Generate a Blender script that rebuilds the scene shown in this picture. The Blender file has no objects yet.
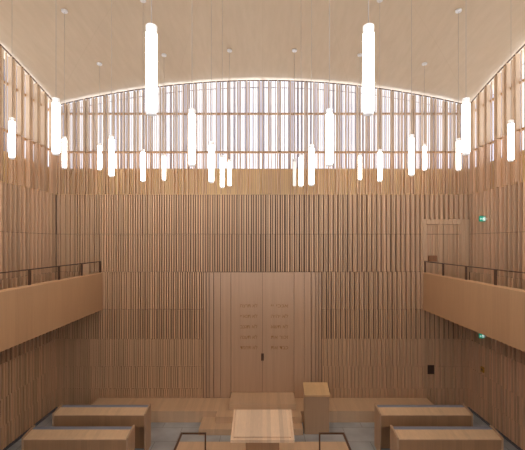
import bpy, math, random
from mathutils import Vector, Matrix
random.seed(7)
sc = bpy.context.scene
COL = sc.collection

# ------------------------------------------------------------------ sizes (metres)
H = 6.90            # half width of the square hall, to the front of the slats
YW = 12.50          # ark wall
YC = YW - H         # centre of the hall
ZC = 5.54           # eye height
AX, AY = 0.0175, 0.0205
CTOP = 5.54 + ZC + AY * H * H
def ceil_z(x, y):
    # the vault over the hall; past the slats it flares up towards the glazing
    ex, ey = max(0, abs(x) - H - .17), max(0, abs(y - YC) - H - .17)
    x = max(-H - .17, min(H + .17, x)); y = YC + max(-H - .17, min(H + .17, y - YC))
    return .62 * max(ex, ey) + CTOP - AX * x * x - AY * (y - YC) ** 2

# ------------------------------------------------------------------ helpers
def lin(c):
    return tuple(((v / 255) / 12.92 if v / 255 <= .04045 else ((v / 255 + .055) / 1.055) ** 2.4) for v in c) + (1,)

def new_mat(name):
    m = bpy.data.materials.new(name); m.use_nodes = True
    nt = m.node_tree; b = nt.nodes['Principled BSDF']
    return m, nt, b

def plain(name, rgb, rough=.5, metal=0.0, emit=None, strength=0):
    m, nt, b = new_mat(name)
    b.inputs['Base Color'].default_value = lin(rgb)
    b.inputs['Roughness'].default_value = rough
    b.inputs['Metallic'].default_value = metal
    if emit:
        b.inputs['Emission Color'].default_value = lin(emit)
        b.inputs['Emission Strength'].default_value = strength
    return m

def wood(name, rgb, axis='z', across='x', plank=.12, var=.10, grain=.10, island=0.0, rough=.5, groove=0.0):
    """oak: grain streaks along `axis`, boards of width `plank` counted along `across`"""
    rgb = (rgb[0] * .97, rgb[1] * 1.025, min(255, rgb[2] * 1.07))
    m, nt, b = new_mat(name)
    N, L = nt.nodes, nt.links
    def math_(op, a, c=None, v=None):
        n = N.new('ShaderNodeMath'); n.operation = op
        if hasattr(a, 'links') : L.new(a, n.inputs[0])
        else: n.inputs[0].default_value = a
        if c is not None:
            if hasattr(c, 'links'): L.new(c, n.inputs[1])
            else: n.inputs[1].default_value = c
        return n.outputs[0]
    tc = N.new('ShaderNodeTexCoord')
    mp = N.new('ShaderNodeMapping'); L.new(tc.outputs['Object'], mp.inputs[0])
    s = [38.0, 38.0, 38.0]; s['xyz'.index(axis)] = 1.3
    mp.inputs['Scale'].default_value = s
    nz = N.new('ShaderNodeTexNoise'); nz.inputs['Scale'].default_value = 1.0; nz.inputs['Detail'].default_value = 4
    L.new(mp.outputs[0], nz.inputs['Vector'])
    g = math_('MULTIPLY', math_('SUBTRACT', nz.outputs[0], .5), grain * 4)
    sep = N.new('ShaderNodeSeparateXYZ'); L.new(tc.outputs['Object'], sep.inputs[0])
    idx = math_('FLOOR', math_('DIVIDE', sep.outputs['xyz'.index(across)], plank))
    wn = N.new('ShaderNodeTexWhiteNoise'); wn.noise_dimensions = '1D'; L.new(idx, wn.inputs['W'])
    p = math_('MULTIPLY', math_('SUBTRACT', wn.outputs['Value'], .5), var * 2)
    tot = math_('ADD', math_('ADD', g, p), 1.0)
    if island:
        ge = N.new('ShaderNodeNewGeometry')
        tot = math_('ADD', tot, math_('MULTIPLY', math_('SUBTRACT', ge.outputs['Random Per Island'], .5), island * 2))
    if groove:
        fr = math_('FRACT', math_('DIVIDE', sep.outputs['xyz'.index(across)], plank))
        tot = math_('MULTIPLY', tot, math_('SUBTRACT', 1.0, math_('MULTIPLY', math_('LESS_THAN', fr, .05), groove)))
    vm = N.new('ShaderNodeVectorMath'); vm.operation = 'SCALE'
    vm.inputs[0].default_value = lin(rgb)[:3]; L.new(tot, vm.inputs['Scale'])
    L.new(vm.outputs[0], b.inputs['Base Color'])
    b.inputs['Roughness'].default_value = rough
    return m

class MB:
    def __init__(s): s.v = []; s.f = []; s.sm = []
    def box(s, x0, x1, y0, y1, z0, z1, M=None):
        pts = [(x, y, z) for x in (x0, x1) for y in (y0, y1) for z in (z0, z1)]
        return s.hexa(pts, M)
    def hexa(s, pts, M=None):
        n = len(s.v)
        if M is not None: pts = [tuple(M @ Vector(p)) for p in pts]
        s.v += [tuple(p) for p in pts]
        for q in ((0, 1, 3, 2), (4, 6, 7, 5), (0, 4, 5, 1), (2, 3, 7, 6), (0, 2, 6, 4), (1, 5, 7, 3)):
            s.f.append(tuple(n + i for i in q)); s.sm.append(False)
        return s
    def prism(s, prof, x0, x1):
        """profile of (y, z) points pushed along x"""
        n = len(s.v); k = len(prof)
        s.v += [(x0, y, z) for y, z in prof] + [(x1, y, z) for y, z in prof]
        s.f.append(tuple(n + i for i in range(k))); s.sm.append(False)
        s.f.append(tuple(n + k + i for i in reversed(range(k)))); s.sm.append(False)
        for i in range(k):
            j = (i + 1) % k
            s.f.append((n + i, n + k + i, n + k + j, n + j)); s.sm.append(False)
        return s
    def lathe(s, prof, seg=20, cx=0, cy=0):
        """(r, z) profile turned about the z axis; closed at both ends"""
        n = len(s.v)
        for r, z in prof:
            for i in range(seg):
                a = 2 * math.pi * i / seg
                s.v.append((cx + r * math.cos(a), cy + r * math.sin(a), z))
        for j in range(len(prof) - 1):
            for i in range(seg):
                k = (i + 1) % seg
                s.f.append((n + j * seg + i, n + j * seg + k, n + (j + 1) * seg + k, n + (j + 1) * seg + i)); s.sm.append(True)
        s.f.append(tuple(n + i for i in reversed(range(seg)))); s.sm.append(False)
        s.f.append(tuple(n + (len(prof) - 1) * seg + i for i in range(seg))); s.sm.append(False)
        return s
    def build(s, name, mat, parent=None, bevel=0.0):
        me = bpy.data.meshes.new(name); me.from_pydata(s.v, [], s.f); me.update()
        bm_fix(me)
        for p, q in zip(me.polygons, s.sm): p.use_smooth = q
        me.materials.append(mat)
        o = bpy.data.objects.new(name, me); COL.objects.link(o)
        if parent: o.parent = parent
        if bevel:
            b = o.modifiers.new('edge', 'BEVEL'); b.width = bevel; b.segments = 2; b.limit_method = 'ANGLE'
        return o

def bm_fix(me):
    import bmesh
    bm = bmesh.new(); bm.from_mesh(me); bmesh.ops.recalc_face_normals(bm, faces=bm.faces); bm.to_mesh(me); bm.free()

def empty(name, loc=(0, 0, 0)):
    o = bpy.data.objects.new(name, None); o.location = loc; o.empty_display_size = .2
    COL.objects.link(o); return o

def tag(o, label, cat, group=None):
    o['label'] = label; o['category'] = cat
    if group: o['group'] = group
    return o

def structure(o, label=None):
    o['kind'] = 'structure'
    if label: o['label'] = label
    return o

# ------------------------------------------------------------------ materials
OAK = (214, 166, 122)
M_slat = wood('oak_slats', (214, 169, 129), 'z', 'x', .3, .02, .06, island=.11, rough=.55)
M_slat_side = wood('oak_slats_side', (214, 168, 130), 'z', 'y', .3, .02, .06, island=.2, rough=.55)
M_fin = wood('hazed_oak_fins', (214, 182, 150), 'z', 'x', .3, .02, .05, island=.08, rough=.55)  # slat oak lightened to carry the haze of the backlight
M_fin_side = wood('hazed_oak_fins_side', (214, 176, 138), 'z', 'y', .3, .02, .05, island=.08, rough=.55)  # same backlight haze put into the side-wall fins
M_back = wood('shaded_oak_backing', (96, 68, 46), 'z', 'x', .5, .05, .08, rough=.7)  # darkened so the grooves between slats read as deep shade
M_knee_lit = wood('daylight_tint_knee', (238, 198, 138), 'z', 'x', .6, .02, .04, rough=.7)  # knee wall brightened to stand in for window light washing it
M_rail = wood('oak_rail', (196, 146, 102), 'x', 'z', .5, .02, .08, rough=.6)
M_ark = wood('oak_ark_veneer', (200, 158, 124), 'z', 'x', .082, .035, .05, rough=.5)
M_floorwood = wood('oak_platform', (226, 186, 148), 'y', 'x', .16, .05, .05, rough=.42)
M_platform = wood('oak_platform_boards', (222, 182, 144), 'y', 'x', .115, .05, .06, rough=.42)
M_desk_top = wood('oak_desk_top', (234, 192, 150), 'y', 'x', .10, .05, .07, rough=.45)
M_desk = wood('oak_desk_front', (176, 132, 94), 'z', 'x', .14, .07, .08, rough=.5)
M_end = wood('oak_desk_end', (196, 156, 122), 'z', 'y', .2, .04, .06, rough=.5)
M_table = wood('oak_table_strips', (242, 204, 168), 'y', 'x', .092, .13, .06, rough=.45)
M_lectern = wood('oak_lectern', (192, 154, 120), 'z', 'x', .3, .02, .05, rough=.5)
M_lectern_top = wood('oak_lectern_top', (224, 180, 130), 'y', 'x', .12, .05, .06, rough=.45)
M_fascia = wood('oak_fascia', (196, 150, 110), 'z', 'y', .62, .045, .05, rough=.5, groove=.0)
M_boxdark = wood('brown_box', (150, 98, 62), 'z', 'x', .3, .02, .05)
M_box = wood('oak_box', (205, 160, 122), 'z', 'x', .2, .02, .05)
M_bronze = plain('brown_bronze', (92, 66, 50), .45, .3)
M_brass = plain('inlaid_brass', (158, 118, 66), .5, .0)
M_white = plain('white_metal', (225, 222, 216), .5)
M_cable = plain('grey_cable', (160, 148, 134), .5)
M_dark = plain('dark_recess', (62, 42, 30), .6)
M_cushion = plain('blue_grey_fabric', (140, 146, 162), .95)
M_extfin = plain('pale_grey_aluminium', (165, 166, 182), .6)
M_frame = plain('window_frame_grey', (128, 132, 150), .5)
M_green = plain('sign_green', (10, 140, 112), .5, 0, (10, 150, 120), .22)
M_pict = plain('sign_white', (235, 245, 240), .5, 0, (235, 250, 245), .14)
M_yellow = plain('brass_plate', (176, 132, 34), .4, .3)
M_lamp = plain('lit_opal_glass', (255, 248, 235), .4, 0, (255, 246, 230), 6.2)
M_cap = plain('frosted_glass_collar', (240, 238, 232), .5, 0, (255, 248, 236), .06)
M_lamp_off = plain('faint_glow_opal_glass', (222, 220, 214), .35, 0, (225, 220, 212), .25)  # switched-off tube, given a slight glow of its own

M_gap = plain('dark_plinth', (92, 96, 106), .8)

# ceiling: pale oak ply with faint sheet seams running out from the crown
M_ceil, nt, b = new_mat('ply_ceiling')
N, L = nt.nodes, nt.links
tc = N.new('ShaderNodeTexCoord')
mp = N.new('ShaderNodeMapping'); mp.inputs['Scale'].default_value = (6, .6, 6); L.new(tc.outputs['Object'], mp.inputs[0])
nz = N.new('ShaderNodeTexNoise'); nz.inputs['Scale'].default_value = 1.2; nz.inputs['Detail'].default_value = 5; L.new(mp.outputs[0], nz.inputs['Vector'])
cr = N.new('ShaderNodeValToRGB'); L.new(nz.outputs[0], cr.inputs[0])
cr.color_ramp.elements[0].position = .3; cr.color_ramp.elements[0].color = lin((194, 172, 141))
cr.color_ramp.elements[1].position = .7; cr.color_ramp.elements[1].color = lin((201, 179, 148))
# seams at fixed angles about the crown
mp2 = N.new('ShaderNodeMapping'); mp2.inputs['Location'].default_value = (0, -YC, 0); L.new(tc.outputs['Object'], mp2.inputs[0])
sp = N.new('ShaderNodeSeparateXYZ'); L.new(mp2.outputs[0], sp.inputs[0])
at = N.new('ShaderNodeMath'); at.operation = 'ARCTAN2'; L.new(sp.outputs[0], at.inputs[0]); L.new(sp.outputs[1], at.inputs[1])
dv = N.new('ShaderNodeMath'); dv.operation = 'DIVIDE'; L.new(at.outputs[0], dv.inputs[0]); dv.inputs[1].default_value = math.pi / 8
fr = N.new('ShaderNodeMath'); fr.operation = 'PINGPONG'; L.new(dv.outputs[0], fr.inputs[0]); fr.inputs[1].default_value = .5
lt = N.new('ShaderNodeMath'); lt.operation = 'LESS_THAN'; L.new(fr.outputs[0], lt.inputs[0]); lt.inputs[1].default_value = .004
mx = N.new('ShaderNodeMix'); mx.data_type = 'RGBA'; mx.blend_type = 'MULTIPLY'
ml = N.new('ShaderNodeMath'); ml.operation = 'MULTIPLY'; L.new(lt.outputs[0], ml.inputs[0]); ml.inputs[1].default_value = .07
L.new(ml.outputs[0], mx.inputs['Factor']); L.new(cr.outputs[0], mx.inputs['A']); mx.inputs['B'].default_value = lin((170, 150, 135))
L.new(mx.outputs['Result'], b.inputs['Base Color']); b.inputs['Roughness'].default_value = .6

# floor: grey stone slabs
M_stone, nt, b = new_mat('grey_stone_slabs')
N, L = nt.nodes, nt.links
tc = N.new('ShaderNodeTexCoord')
bk = N.new('ShaderNodeTexBrick'); bk.offset = .5
bk.inputs['Color1'].default_value = lin((180, 188, 194)); bk.inputs['Color2'].default_value = lin((170, 177, 184)); bk.inputs['Mortar'].default_value = lin((116, 118, 122))
bk.inputs['Scale'].default_value = 1; bk.inputs['Brick Width'].default_value = 1.2; bk.inputs['Row Height'].default_value = .8; bk.inputs['Mortar Size'].default_value = .006
L.new(tc.outputs['Object'], bk.inputs['Vector'])
nz = N.new('ShaderNodeTexNoise'); nz.inputs['Scale'].default_value = 1.6; nz.inputs['Detail'].default_value = 6; L.new(tc.outputs['Object'], nz.inputs['Vector'])
mx = N.new('ShaderNodeMix'); mx.data_type = 'RGBA'; mx.blend_type = 'OVERLAY'; mx.inputs['Factor'].default_value = .5
L.new(bk.outputs['Color'], mx.inputs['A']); L.new(nz.outputs[0], mx.inputs['B']); L.new(mx.outputs['Result'], b.inputs['Base Color'])
b.inputs['Roughness'].default_value = .45

# clear glass
M_glass = bpy.data.materials.new('clear_glass'); M_glass.use_nodes = True
nt = M_glass.node_tree; nt.nodes.clear()
out = nt.nodes.new('ShaderNodeOutputMaterial'); tr = nt.nodes.new('ShaderNodeBsdfTransparent'); gl = nt.nodes.new('ShaderNodeBsdfGlossy')
gl.inputs['Roughness'].default_value = .05; mx = nt.nodes.new('ShaderNodeMixShader'); mx.inputs[0].default_value = .04
tr.inputs[0].default_value = (.97, .98, 1, 1)
nt.links.new(tr.outputs[0], mx.inputs[1]); nt.links.new(gl.outputs[0], mx.inputs[2]); nt.links.new(mx.outputs[0], out.inputs[0])

M_translucent = bpy.data.materials.new('translucent_strip'); M_translucent.use_nodes = True
nt = M_translucent.node_tree; nt.nodes.clear()
out = nt.nodes.new('ShaderNodeOutputMaterial'); tr = nt.nodes.new('ShaderNodeBsdfTranslucent'); df_ = nt.nodes.new('ShaderNodeBsdfDiffuse')
tr.inputs[0].default_value = df_.inputs[0].default_value = (.66, .63, .64, 1)
mx = nt.nodes.new('ShaderNodeMixShader'); mx.inputs[0].default_value = .3
nt.links.new(tr.outputs[0], mx.inputs[1]); nt.links.new(df_.outputs[0], mx.inputs[2]); nt.links.new(mx.outputs[0], out.inputs[0])

# ------------------------------------------------------------------ walls
def wall_point(side, u, d):
    """u along the wall, d outwards from the front of the slats"""
    if side == 'back': return (u, YW + d)
    if side == 'left': return (-(H + d), YC + u)
    if side == 'right': return (H + d, YC + u)
    return (u, YC - H - d)

def wall_box(mb, side, u0, u1, d0, d1, z0, z1, ceiling=None):
    pts = []
    for u in (u0, u1):
        for d in (d0, d1):
            x, y = wall_point(side, u, d)
            pts += [(x, y, z0), (x, y, (ceil_z(x, y) - ceiling) if ceiling is not None else z1)]
    mb.hexa(pts)

COURSE = [0.0, .66, 1.40, 2.32, 3.31, 4.57, 5.84, 7.18, 8.61, None]
KNEE = 8.07
def make_wall(side, win_no):
    mb = MB()
    E = H + .55
    # backing of the closed courses: shallow low down, deeper above
    for z0, z1, d in ((0, 3.31, .07), (3.31, 5.84, .12), (5.84, 7.18, .15))[:1 if side == 'rear' else 3]:
        lo = -E
        wall_box(mb, side, -E, E, d, .62, z0, z1)
    w = structure(mb.build('wall_' + side, M_back))
    if side == 'rear':  # added opening, out of view, lets in frontal fill daylight
        gb = MB(); wall_box(gb, side, -E, E, .30, .31, 3.31, 7.18); gb.build('fill_glazing', M_glass, w)
        gb = MB()
        for i in range(9): wall_box(gb, side, -H + i * 2 * H / 8 - .03, -H + i * 2 * H / 8 + .03, .25, .37, 3.31, 7.18)
        gb.build('fill_mullion', M_frame, w)
    kb = MB(); wall_box(kb, side, -E, E, .20, .62, 7.18, KNEE); kb.build('knee_wall', M_knee_lit, w)  # recessed knee wall, daylight wash put into its colour
    strips = []
    slat_m = M_slat if side in ('back', 'rear') else M_slat_side
    rnd = random.Random({'back': 3, 'left': 5, 'right': 9, 'rear': 11}[side])
    for ci in range(len(COURSE) - 1):
        z0, z1 = COURSE[ci], COURSE[ci + 1]
        sb = MB()
        u = -H - .03; k_ = 0
        if side == 'rear' and ci in (4, 5, 6): continue
        if ci >= 7:
            rr = random.Random(41 + win_no)         # the same spacing in both open courses
            def fin(a, c, df, db):
                if z1 is None: wall_box(sb, side, a, c, df, db, z0 + .012, 0, ceiling=.078)
                else: wall_box(sb, side, a, c, df, db, z0 + .012, z1 - .012)
            while u < H - .30:
                fd = rr.uniform(.030, .040); cg = rr.choice((.06, .08, .11)); back = .12
                fin(u, u + fd, 0, back); fin(u + fd + cg, u + 2 * fd + cg, .01, back)
                if rr.random() < .75: fin(u + fd + cg / 2 - .008, u + fd + cg / 2 + .008, .06, .10)
                if ci == 8: strips.append((u + fd, u + fd + cg))
                u += 2 * fd + cg
                side_wall = side in ('left', 'right')
                for _ in range(rr.choice((1, 1, 2)) if side_wall else rr.choice((2, 2, 3, 4))):
                    u += rr.uniform(.085, .12) if side_wall else rr.uniform(.036, .052)
                    w_ = rr.uniform(.016, .022); fin(u, u + w_, .05, .09); u += w_
                u += rr.uniform(.11, .15) if side_wall else rr.uniform(.036, .052)
            while u < H + .02:
                fin(u, u + .024, .02, .10); u += .024 + .045
        else:
            while u < H + .04:
                if ci >= 5:
                    k_ += 1
                    wdt, gap, df = ((.034, .030, 0), (.052, .046, .045))[k_ % 2]
                    pitch = (wdt + gap) ; wdt *= rnd.uniform(.88, 1.12) * (.85 if side in ('left', 'right') else 1); gap = pitch - wdt; gap *= 1.4 if side in ('left', 'right') else 1; df *= rnd.uniform(.7, 1.4)
                    db = .16
                elif ci == 4 or ci == 3:
                    k_ += 1
                    wdt, gap, df = ((.034, .028, 0), (.054, .042, .035))[k_ % 2]
                    pitch = (wdt + gap) ; wdt *= rnd.uniform(.88, 1.12) * (.85 if side in ('left', 'right') else 1); gap = pitch - wdt; gap *= 1.4 if side in ('left', 'right') else 1; df *= rnd.uniform(.7, 1.4)
                    db = .13 if ci == 4 else .075
                    if ci == 3: df *= .6
                else:
                    k_ += 1
                    wdt, gap, df = ((.036, .013, 0), (.052, .020, .012))[k_ % 2]
                    wdt *= rnd.uniform(.85, 1.15); df *= rnd.uniform(.5, 1.3)
                    db = .075
                a, c = u, min(u + wdt, H + .06)
                u += wdt + gap
                g_ = .006 if ci > 3 else .003
                zt, zb = z1 - g_, z0 + (g_ if ci else (.05 if side != 'back' else .0))
                if side == 'back' and ci <= 4:
                    if a < 2.0 and c > -2.0 and ci <= 4:      # the ark's own front
                        if not (a < -2.0 or c > 2.0): continue
                        if a < -2.0: c = -2.0
                        if c > 2.0 and a < 2.0: a = 2.0
                        if c - a < .01: continue
                if side == 'back' and a > 5.36 and z0 >= 3.2 and z1 <= 7.2:
                    if z1 < 6.30: continue
                    if z0 < 6.34: zb = 6.35
                wall_box(sb, side, a, c, df, db, zb, zt)
        # the thin shadow-gap batten that closes each course
        o = sb.build('slat_course', (M_fin if side in ('back', 'rear') else M_fin_side) if ci >= 8 else slat_m, w)
    # rails across the open slats
    for zr in (8.61, 9.91):
        rb = MB(); wall_box(rb, side, -H, H, .101, .15, zr - .035, zr + .035)
        rb.build('rail', M_rail, w)
    hr = MB()
    for i in range(40):
        u0, u1 = -H + i * 2 * H / 40, -H + (i + 1) * 2 * H / 40
        pts = []
        for uu in (u0, u1):
            for d in (.001, .03):
                x, y = wall_point(side, uu, d)
                for q in (.092, .074): pts.append((x, y, ceil_z(x, y) - q))
        hr.hexa(pts)
    hr.build('head_rail', M_bronze, w)
    # the glazing behind the open slats
    win = structure(empty('window_%d' % win_no))
    gb = MB(); wall_box(gb, side, -E, E, .50, .515, KNEE, 0, ceiling=.0)
    gb.build('pane', M_glass, win)
    tb_ = MB()
    for a, c in strips: wall_box(tb_, side, a, c, .155, .16, 8.66, 0, ceiling=.02)
    tb_.build('translucent_strip', M_translucent, win)
    fb = MB()
    n = 10
    for i in range(n + 1):
        uu = -H + i * 2 * H / n
        wall_box(fb, side, uu - .025, uu + .025, .48, .56, KNEE, 0, ceiling=.01)
    wall_box(fb, side, -E, E, .48, .56, KNEE, KNEE + .06)
    # curved head bar of the glazing, following the vault
    for i in range(28):
        u0, u1 = -H + i * 2 * H / 28, -H + (i + 1) * 2 * H / 28
        pts = []
        for uu in (u0, u1):
            for d in (.46, .50):
                x, y = wall_point(side, uu, d)
                for q in (.285, .26): pts.append((x, y, ceil_z(x, y) - q))
        fb.hexa(pts)
    fb.build('window_frame', M_frame, win)
    eb = MB(); u = -E
    r2 = random.Random(win_no * 17)
    while u < E:
        wd = r2.choice((.03, .04, .07))
        wall_box(eb, side, u, u + wd, .62, .64, KNEE - .4, 0, ceiling=.0)
        u += wd + r2.choice((.12, .16, .22))
    eb.build('outer_louvre', M_extfin, win)
    return w
make_wall('back', 1); make_wall('left', 2); make_wall('right', 3); make_wall('rear', 4)

# ceiling shell
mb = MB(); n = 48; E = H + .95
for lay in (0, .18):
    for j in range(n + 1):
        for i in range(n + 1):
            x, y = -E + 2 * E * i / n, YC - E + 2 * E * j / n
            mb.v.append((x, y, ceil_z(x, y) + lay))
K = (n + 1) ** 2
for j in range(n):
    for i in range(n):
        a = j * (n + 1) + i
        mb.f.append((a, a + 1, a + n + 2, a + n + 1)); mb.sm.append(True)
        mb.f.append((K + a, K + a + n + 1, K + a + n + 2, K + a + 1)); mb.sm.append(True)
for i in range(n):
    for a, c in ((i, i + 1), (n * (n + 1) + i + 1, n * (n + 1) + i), ((i + 1) * (n + 1), i * (n + 1)), (i * (n + 1) + n, (i + 1) * (n + 1) + n)):
        mb.f.append((a, K + a, K + c, c)); mb.sm.append(False)
structure(mb.build('ceiling', M_ceil))
# floor
mb = MB(); mb.box(-H - .6, H + .6, YC - H - .6, YC + H + .6, -.15, 0)
structure(mb.build('floor', M_stone))
# recessed dark plinth along the side walls
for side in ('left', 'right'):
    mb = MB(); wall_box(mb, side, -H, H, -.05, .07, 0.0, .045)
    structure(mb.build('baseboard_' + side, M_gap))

# ------------------------------------------------------------------ ark front in the wall
ark = tag(empty('holy_ark', (0, YW, .355)), 'flush pale oak ark cabinet with double doors and brass inscriptions in the slatted end wall', 'ark')
AZ0, AZ1 = 0.0, 4.56 - .355
mb = MB()
edges = [1.055, 1.40, 1.635, 1.79, 1.89, 1.985]
for sgn in (-1, 1):
    for i in range(len(edges) - 1):
        a, c = edges[i] + .006, edges[i + 1] - (.004 if i < 1 else .012)
        mb = MB(); mb.box(min(sgn * a, sgn * c), max(sgn * a, sgn * c), -.004 + (.012 * (i % 2)), .065, AZ0, AZ1)
        mb.build('side_panel', M_ark, ark, .004)
rows_r = ['אנכי יי', 'לא יהיה', 'לא תשא', 'זכור את', 'כבד את']
rows_l = ['לא תרצח', 'לא תנאף', 'לא תגנב', 'לא תענה', 'לא תחמד']
def text_mesh(s, size):
    cu = bpy.data.curves.new('lettering', 'FONT'); cu.body = s[::-1]; cu.size = size; cu.extrude = .002; cu.resolution_u = 3
    cu.align_x = 'RIGHT'
    to = bpy.data.objects.new('lettering', cu); COL.objects.link(to)
    dg = bpy.context.evaluated_depsgraph_get()
    me = bpy.data.meshes.new_from_object(to.evaluated_get(dg))
    v = [tuple(p.co) for p in me.vertices]; f = [tuple(p.vertices) for p in me.polygons]
    bpy.data.objects.remove(to); bpy.data.curves.remove(cu); bpy.data.meshes.remove(me)
    return v, f
for sgn, rows in ((-1, rows_l), (1, rows_r)):
    mb = MB(); a, c = .004, 1.05
    mb.box(min(sgn * a, sgn * c), max(sgn * a, sgn * c), -.012, .065, .19, AZ1)
    door = mb.build('door', M_ark, ark, .003)
    for k, s in enumerate(rows):
        lm = MB()
        zb = ZC - (307.3 + k * 10.45 - 243) / 29.84 - .355
        xr = (-5.2 if sgn < 0 else 25.6) / 29.84
        v, f = text_mesh(s, .165)
        wx = max(p[0] for p in v) - min(p[0] for p in v); x1 = max(p[0] for p in v)
        n0 = len(lm.v); kx = .57 / wx
        lm.v += [(xr + (p[0] - x1) * kx, -.0145 - p[2] * .6, zb + p[1]) for p in v]
        lm.f += [tuple(n0 + q for q in t) for t in f]; lm.sm += [False] * len(f)
        lm.build('inscription', M_brass, door)
    hb = MB(); hb.box(min(sgn * .006, sgn * .042), max(sgn * .006, sgn * .042), -.035, -.012, 1.25, 1.49)
    hb.build('handle', M_bronze, door, .004)

# ------------------------------------------------------------------ balcony door and little fittings on the end wall
dr = structure(empty('door_1', (0, YW, 3.5)))
def db(name, mat, *r):
    m = MB(); m.box(*r); return m.build(name, mat, dr, .004)
db('door_frame', M_slat, 5.37, 5.43, 0, .12, 0, 2.84); db('door_frame', M_slat, 5.437, 5.497, .01, .12, 0, 2.84)
for i in range(4): db('door_frame', M_slat, 6.664 + i * .07, 6.724 + i * .07, (.0, .02)[i % 2], .12, 0, 2.84)
for i in range(16): db('lintel_board', M_slat, 5.502 + i * .0724, 5.570 + i * .0724, (.0, .012)[i % 2], .12, 2.67, 2.84)
mb = MB(); u = 5.51; r3 = random.Random(5)
while u < 6.63:
    w_ = r3.uniform(.03, .07); d_ = r3.choice((.0, .03, .055))
    for z0, z1 in ((0, 2.33), (2.345, 2.66)): mb.box(u, min(u + w_, 6.65), d_, .12, z0, z1)
    u += w_ + .022
mb.build('slatted_leaf', M_slat, dr)

bx = tag(MB().box(5.54, 5.80, -.10, .0, 4.93, 5.12).build('speaker_box', M_boxdark, None, .006), 'small brown wooden box on the end wall above the gallery rail by the concealed door', 'box')
bx.location = (0, YW, 0)
bx = tag(MB().box(-6.03, -5.76, -.12, -.0, 4.20, 4.83).build('wall_cabinet', M_box, None, .006), 'pale wooden box on the end wall behind the parapet of the gallery without exit signs', 'box')
bx.location = (0, YW, 0)
cabt = empty('wall_niche', (5.64, YW, 1.15))
m = MB(); m.box(-.11, .11, -.012, 0, 0, .02); m.box(-.11, .11, -.012, 0, .28, .30); m.box(-.11, -.09, -.012, 0, .02, .28); m.box(.09, .11, -.012, 0, .02, .28)
m.build('frame', M_dark, cabt)
MB().box(-.088, .088, -.004, 0, .022, .278).build('back_panel', M_dark, cabt)
tag(cabt, 'small square dark brown panel low on the slatted end wall under the gallery', 'panel')

def exit_sign(px, py, x, size, label):
    s = (px - 262.5) / x; y = 373 / s; z = ZC - (py - 243) / s
    r = tag(empty('exit_sign', (x, y, z)), label, 'sign', 'green emergency exit signs')
    w, h = size * 1.15, size
    MB().box(-w / 2, w / 2, 0, .03, -h / 2, h / 2).build('sign_panel', M_green, r, .004)
    # arrow to the left
    m = MB()
    m.box(-w * .30, -w * .08, -.004, 0, -h * .06, h * .06)
    m.hexa([(-w * .44, -.004, 0), (-w * .44, -.004, .001), (-w * .44, 0, 0), (-w * .44, 0, .001),
            (-w * .27, -.004, -h * .22), (-w * .27, -.004, h * .22), (-w * .27, 0, -h * .22), (-w * .27, 0, h * .22)])
    m.build('arrow', M_pict, r)
    # doorway with a running figure
    m = MB(); m.box(w * .26, w * .42, -.004, 0, -h * .36, h * .36)
    R = lambda cx, cz, l, t, a: m.box(-l / 2, l / 2, -.004, 0, -t / 2, t / 2, Matrix.Translation((cx, 0, cz)) @ Matrix.Rotation(math.radians(a), 4, 'Y'))
    R(w * .12, h * .04, h * .30, h * .13, 70); R(w * .06, -h * .20, h * .28, h * .09, 50); R(w * .19, -h * .22, h * .26, h * .09, 110)
    R(w * .05, h * .08, h * .22, h * .07, -20); R(w * .20, h * .03, h * .2, h * .07, 35)
    m.box(w * .10, w * .17, -.004, 0, h * .24, h * .38)
    m.build('running_figure', M_pict, r)
    MB().box(w / 2, max(w / 2 + .02, H - x), .008, .022, -.02, .02).build('bracket', M_white, r)
exit_sign(482.6, 218.8, 6.74, .165, 'green exit sign high on the side wall above the gallery rail')
exit_sign(482.0, 336.0, 6.74, .14, 'green exit sign tucked under the gallery soffit on the side wall')
s = (482.6 - 262.5) / 6.89
pl = empty('call_point', (H, 373 / s, ZC - (369.5 - 243) / s))
MB().box(-.03, 0, -.085, .085, -.085, .085).build('plate', M_yellow, pl, .006)
MB().box(-.036, -.03, -.035, .035, -.035, .035).build('button', M_bronze, pl)
tag(pl, 'small square yellow brass plate on the side wall under the gallery', 'wall plate')

# ------------------------------------------------------------------ galleries
XF = 5.36
def gallery(sgn, label, rl):
    r = empty('gallery', (0, YC, 0))
    y0, y1 = -H + .02, H - .03
    def part(name, mat, a, c, ya, yb, z0, z1, bev=.004):
        m = MB(); m.box(min(sgn * a, sgn * c), max(sgn * a, sgn * c), ya, yb, z0, z1); return m.build(name, mat, r, bev)
    part('parapet', M_fascia, XF, XF + .07, y0, y1, 3.31, 4.53)
    part('coping', M_rail_y, XF, XF + .14, y0, y1, 4.53, 4.56)
    part('soffit', M_back, XF + .07, H - .005, y0, y1, 3.31, 3.35, 0)
    part('gallery_floor', M_stone, XF + .07, H - .005, y0, y1, 3.36, 3.58, 0)
    tag(r, label, 'gallery')
    h = empty('gallery_handrail', (sgn * (XF + .07), 0, 4.56))
    yy = 12.46; first = True
    while yy > YC - H + .1:
        m = MB(); m.box(-.012, .012, yy - .04, yy + .04, 0.0, .35); m.build('post', M_bronze, h); yy -= 1.255
    m = MB(); m.box(-.022, .022, YC - H + .05, 12.485, .35, .372); m.build('top_rail', M_bronze, h)
    tag(h, rl, 'handrail')
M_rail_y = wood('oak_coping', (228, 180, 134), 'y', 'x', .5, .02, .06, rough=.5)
gallery(-1, 'oak-fronted gallery balcony along the side wall without exit signs', 'bronze flat-bar handrail on the gallery parapet opposite the exit signs')
gallery(1, 'oak-fronted gallery balcony along the side wall with the green exit signs', 'bronze flat-bar handrail on the gallery parapet near the green exit sign')

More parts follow.
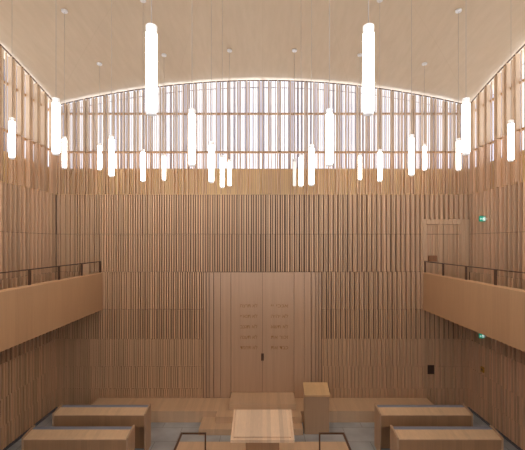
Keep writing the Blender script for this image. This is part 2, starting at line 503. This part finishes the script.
# ------------------------------------------------------------------ steps before the ark
def stage(name, boxes, label, cat='platform', mat=None):
    m = MB()
    for q in boxes: m.box(*q)
    return tag(m.build(name, mat or M_platform, None, .006), label, cat)
P1 = .355
stage('ark_platform', [(-5.5, 5.5, 11.51, YW - .006, 0, P1)], 'wide low oak platform running along the slatted end wall')
stage('ark_platform_landing', [(-1.40, 1.17, 11.11, 11.505, 0, P1)], 'narrow oak landing projecting forward from the wide platform')
stage('lower_step', [(-1.84, -1.405, 10.74, 11.505, 0, .178), (-1.405, 1.17, 10.74, 11.105, 0, .178)], 'lowest oak step wrapped round the landing before the ark', 'step')
stage('ark_step', [(-1.04, 1.04, 11.56, YW - .016, P1, .545)], 'raised oak block step directly below the ark doors', 'step')

# ------------------------------------------------------------------ reader's lectern
lx, ly = 1.575, 10.80
lec = tag(empty('lectern', (lx, ly, 0)), 'upright oak lectern with a sloping pale top beside the ark steps', 'lectern')
m = MB()
m.box(-.355, .355, 0, .03, 0, 1.10)
for sx in (-.355, .325): m.box(sx, sx + .03, .031, .30, 0, 1.12)
m.build('body', M_lectern, lec, .004)
MB().box(-.324, .324, .031, .28, .75, .775).build('shelf', M_lectern, lec)
ang = math.radians(18)
T = Matrix.Translation((0, -.12, 1.155)) @ Matrix.Rotation(ang, 4, 'X')
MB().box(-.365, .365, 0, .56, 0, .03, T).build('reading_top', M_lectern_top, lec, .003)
MB().box(-.365, .365, -.02, 0, -.012, .055, T).build('book_lip', M_lectern_top, lec, .003)

# ------------------------------------------------------------------ reading platform and table
bim = stage('reading_platform', [(-2.2, 2.2, 5.2, 9.74, 0, P1)], 'low oak reading platform in the middle under the slanted table', 'platform', M_floorwood)
for sgn, lab in ((-1, "bronze flat-bar handrail on the reading platform away from the lectern"), (1, "bronze flat-bar handrail on the reading platform on the lectern's side")):
    h = empty('platform_handrail', (sgn * 1.29, 8.42, P1))
    t = .017; z = .90
    MB().box(-t, t, -.006, .006, 0, z - .03).build('post', M_bronze, h)
    MB().box(min(-t * 1, sgn * .555), max(t, sgn * .555), -.02, .02, z - .028, z).build('top_rail', M_bronze, h)
    m = MB(); m.box(min(sgn * .515, sgn * .555), max(sgn * .515, sgn * .555), -2.2, -.021, z - .03, z); m.build('top_rail', M_bronze, h)
    MB().box(min(sgn * .515, sgn * .555), max(sgn * .515, sgn * .555), -2.2, -2.18, 0, z - .03).build('post', M_bronze, h)
    tag(h, lab, 'handrail')

tb = tag(empty('reading_table', (0, 7.83, P1)), 'oak reading table with a large slanted striped top in the foreground centre', 'table')
W = 1.35; D = .985; ang = math.atan2(.21, .96)
T = Matrix.Translation((0, 0, 1.035)) @ Matrix.Rotation(ang, 4, 'X')
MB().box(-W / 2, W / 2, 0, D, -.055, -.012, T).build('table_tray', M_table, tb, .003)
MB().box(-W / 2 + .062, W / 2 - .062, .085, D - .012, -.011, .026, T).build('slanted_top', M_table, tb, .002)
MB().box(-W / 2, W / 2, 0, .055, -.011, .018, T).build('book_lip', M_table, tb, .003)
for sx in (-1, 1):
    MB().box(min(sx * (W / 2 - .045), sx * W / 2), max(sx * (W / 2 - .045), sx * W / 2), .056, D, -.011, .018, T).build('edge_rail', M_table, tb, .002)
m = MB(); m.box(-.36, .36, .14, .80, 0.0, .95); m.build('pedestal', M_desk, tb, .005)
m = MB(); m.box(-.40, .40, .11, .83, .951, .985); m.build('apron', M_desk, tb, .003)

# ------------------------------------------------------------------ prayer desks
def desk_master():
    """2.45 m wide; origin at the floor, middle of the front edge"""
    r = empty('prayer_desk'); w = 1.225
    prof = [(0, 0), (0, 1.068), (.43, 1.145), (.46, 1.145), (.46, 0)]
    for sx in (-1, 1):
        m = MB(); m.prism(prof, min(sx * w, sx * (w - .045)), max(sx * w, sx * (w - .045))); m.build('end_panel', M_end, r, .004)
    i = w - .047
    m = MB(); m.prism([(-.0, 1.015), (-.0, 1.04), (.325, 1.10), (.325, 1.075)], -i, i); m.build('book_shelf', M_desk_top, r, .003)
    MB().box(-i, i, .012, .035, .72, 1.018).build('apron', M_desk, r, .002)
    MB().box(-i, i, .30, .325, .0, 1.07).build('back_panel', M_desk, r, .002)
    m = MB(); m.box(-i, i, .328, .455, .62, 1.112); m.build('padded_back', M_cushion, r, .015)
    return r
desk0 = desk_master()
spots = [(-4.28, 9.76, 'oak prayer desk nearer the platform, on the side without the dark wall panel'),
         (-4.31, 8.56, 'oak prayer desk nearer the viewer, on the side without the dark wall panel'),
         (4.29, 9.76, 'oak prayer desk nearer the platform, on the lectern and exit sign side'),
         (4.31, 8.56, 'oak prayer desk nearer the viewer, on the lectern and exit sign side')]
def copy_tree(o, parent=None):
    c = o.copy(); COL.objects.link(c)
    if parent: c.parent = parent
    for ch in list(o.children): copy_tree(ch, c)
    return c
for k, (x, y, lab) in enumerate(spots):
    d = desk0 if k == 0 else copy_tree(desk0)
    d.location = (x, y, 0); tag(d, lab, 'desk', 'rows of oak prayer desks')

# ------------------------------------------------------------------ pendant lamps
LL, LR = .81, .0495
def lamp_parts(root, drop, lit=True):
    """root origin = bottom of the tube; drop = height of the ceiling above it"""
    m = MB().lathe([(LR, .035), (LR, LL - .075)], 28); m.build('glass_tube', M_lamp if lit else M_lamp_off, root)
    m = MB().lathe([(LR * .72, 0), (LR * .95, .006), (LR, .02), (LR, .0345)], 28); m.build('end_cap', M_cap if lit else M_lamp_off, root)
    m = MB().lathe([(LR * 1.02, LL - .075), (LR * 1.02, LL - .004), (LR * .95, LL)], 20); m.build('cap', M_cap if lit else M_white, root)
    m = MB().lathe([(.004, LL), (.004, drop - .04)], 6); m.build('cable', M_cable, root)
    m = MB().lathe([(.068, drop - .045), (.074, drop - .038), (.074, drop)], 18); m.build('canopy', M_white, root)
rows = [  # scale px/m of the row, and (x px, y px of the lower end, what singles it out)
    (110.0, [(151.5, 115, 'large lit tube pendant hanging nearest, left of centre'), (368.5, 115, 'large lit tube pendant hanging nearest, right of centre')]),
    (69.8, [(56, 155, 'lit tube pendant, second largest, against the left rear corner'), (192, 166, 'lit tube pendant, second largest, left of centre'),
            (329.5, 166, 'lit tube pendant, second largest, right of centre'), (466, 155, 'lit tube pendant, second largest, against the right rear corner')]),
    (50.8, [(12, 159, 'middle-sized lit tube pendant before the left side wall'), (111.5, 177, 'middle-sized lit tube pendant, second from the left of its row'),
            (211.3, 183, 'middle-sized lit tube pendant, third from the left of its row'), (311.5, 186, 'middle-sized lit tube pendant, third from the right of its row'),
            (411.5, 176, 'middle-sized lit tube pendant, second from the right of its row'), (511, 161.5, 'middle-sized lit tube pendant before the right side wall')]),
    (40.1, [(64.5, 169, 'small lit tube pendant beside the large one in the left corner'), (143, 182, 'small lit tube pendant just below the nearest left lamp'),
            (222.3, 188, 'lowest hanging small lit tube pendant left of centre'), (301, 187, 'small lit tube pendant close beside the unlit one'),
            (379.8, 182, 'small lit tube pendant just below and right of the nearest right lamp'), (458.5, 171, 'small lit tube pendant beside the large one in the right corner')]),
    (33.1, [(99.5, 170.5, 'tiny lit tube pendant of the farthest row, leftmost'), (164, 181, 'tiny lit tube pendant of the farthest row, second from left'),
            (229.6, 186.5, 'tiny lit tube pendant of the farthest row, just left of centre'), (294.5, 186, 'the only unlit tube pendant, dull white, farthest row'),
            (360, 180.5, 'tiny lit tube pendant of the farthest row, second from right'), (424.5, 171, 'tiny lit tube pendant of the farthest row, rightmost')])]
def lamp(x, y, z, label, lit=True):
    r = empty('pendant_lamp', (x, y, z)); lamp_parts(r, ceil_z(x, y) - z - .008, lit)
    tag(r, label, 'pendant lamp', 'tube pendants hanging in rows from the vault')
for s, ls in rows:
    for px, py, lab in ls:
        lamp((px - 262.5) / s, 373 / s, ZC - (py - 243) / s, lab, 'only unlit' not in lab)
for x, y, z, lab in ((-2.95, 3.39, 1.26, 'unseen tube pendant of the nearest row, outside the left edge'), (2.95, 3.39, 1.26, 'unseen tube pendant of the nearest row, outside the right edge'),  # unseen lamps continuing the rows, added for more light in the hall
                (-4.92, 5.34, 1.60, 'unseen tube pendant of the second row, outside the left edge'), (4.92, 5.34, 1.60, 'unseen tube pendant of the second row, outside the right edge'),
                (-.98, 1.42, 1.25, 'unseen tube pendant almost overhead, left of the camera'), (.98, 1.42, 1.25, 'unseen tube pendant almost overhead, right of the camera'),
                (-2.95, 1.42, 1.5, 'unseen tube pendant overhead row, second left of the camera'), (2.95, 1.42, 1.5, 'unseen tube pendant overhead row, second right of the camera'),
                (-4.92, 3.39, 1.55, 'unseen tube pendant of the nearest row, outermost on the left'), (4.92, 3.39, 1.55, 'unseen tube pendant of the nearest row, outermost on the right'),
                (-4.92, 1.42, 1.8, 'unseen tube pendant overhead row, outermost on the left'), (4.92, 1.42, 1.8, 'unseen tube pendant overhead row, outermost on the right'),
                (-2.95, -.55, 1.9, 'unseen tube pendant behind the camera, left half'), (2.95, -.55, 1.9, 'unseen tube pendant behind the camera, right half')):
    lamp(x, y, ZC + z, lab)

# ------------------------------------------------------------------ daylight, camera
w = bpy.data.worlds.new('overcast'); sc.world = w; w.use_nodes = True
bg = w.node_tree.nodes['Background']
# even overcast above, added glow below the horizon to light the ceiling edges
N, L = w.node_tree.nodes, w.node_tree.links
tc = N.new('ShaderNodeTexCoord'); sp = N.new('ShaderNodeSeparateXYZ'); L.new(tc.outputs['Generated'], sp.inputs[0])
cr = N.new('ShaderNodeValToRGB'); L.new(sp.outputs[2], cr.inputs[0])
cr.color_ramp.elements[0].position = 0; cr.color_ramp.elements[0].color = (1.95, 2.05, 2.3, 1)
cr.color_ramp.elements[1].position = .05; cr.color_ramp.elements[1].color = (.55, .56, .61, 1)
L.new(cr.outputs[0], bg.inputs[0]); bg.inputs[1].default_value = 1.0

cam = bpy.data.cameras.new('camera'); co = bpy.data.objects.new('camera', cam); COL.objects.link(co)
co.location = (0, 0, ZC); co.rotation_euler = (math.radians(90), 0, 0)
cam.sensor_fit = 'HORIZONTAL'; cam.sensor_width = 36; cam.lens = 36 * 373 / 525
cam.shift_y = (243 - 225) / 525; cam.clip_start = .05
sc.camera = co
sc.view_settings.view_transform = 'Standard'; sc.view_settings.look = 'None'; sc.view_settings.gamma = 1
sc.view_settings.exposure = 1.53
sc.view_settings.use_curve_mapping = False
sc.cycles.use_denoising = True; sc.cycles.max_bounces = 10; sc.cycles.diffuse_bounces = 7; sc.cycles.transparent_max_bounces = 16
sc.cycles.sample_clamp_indirect = 6
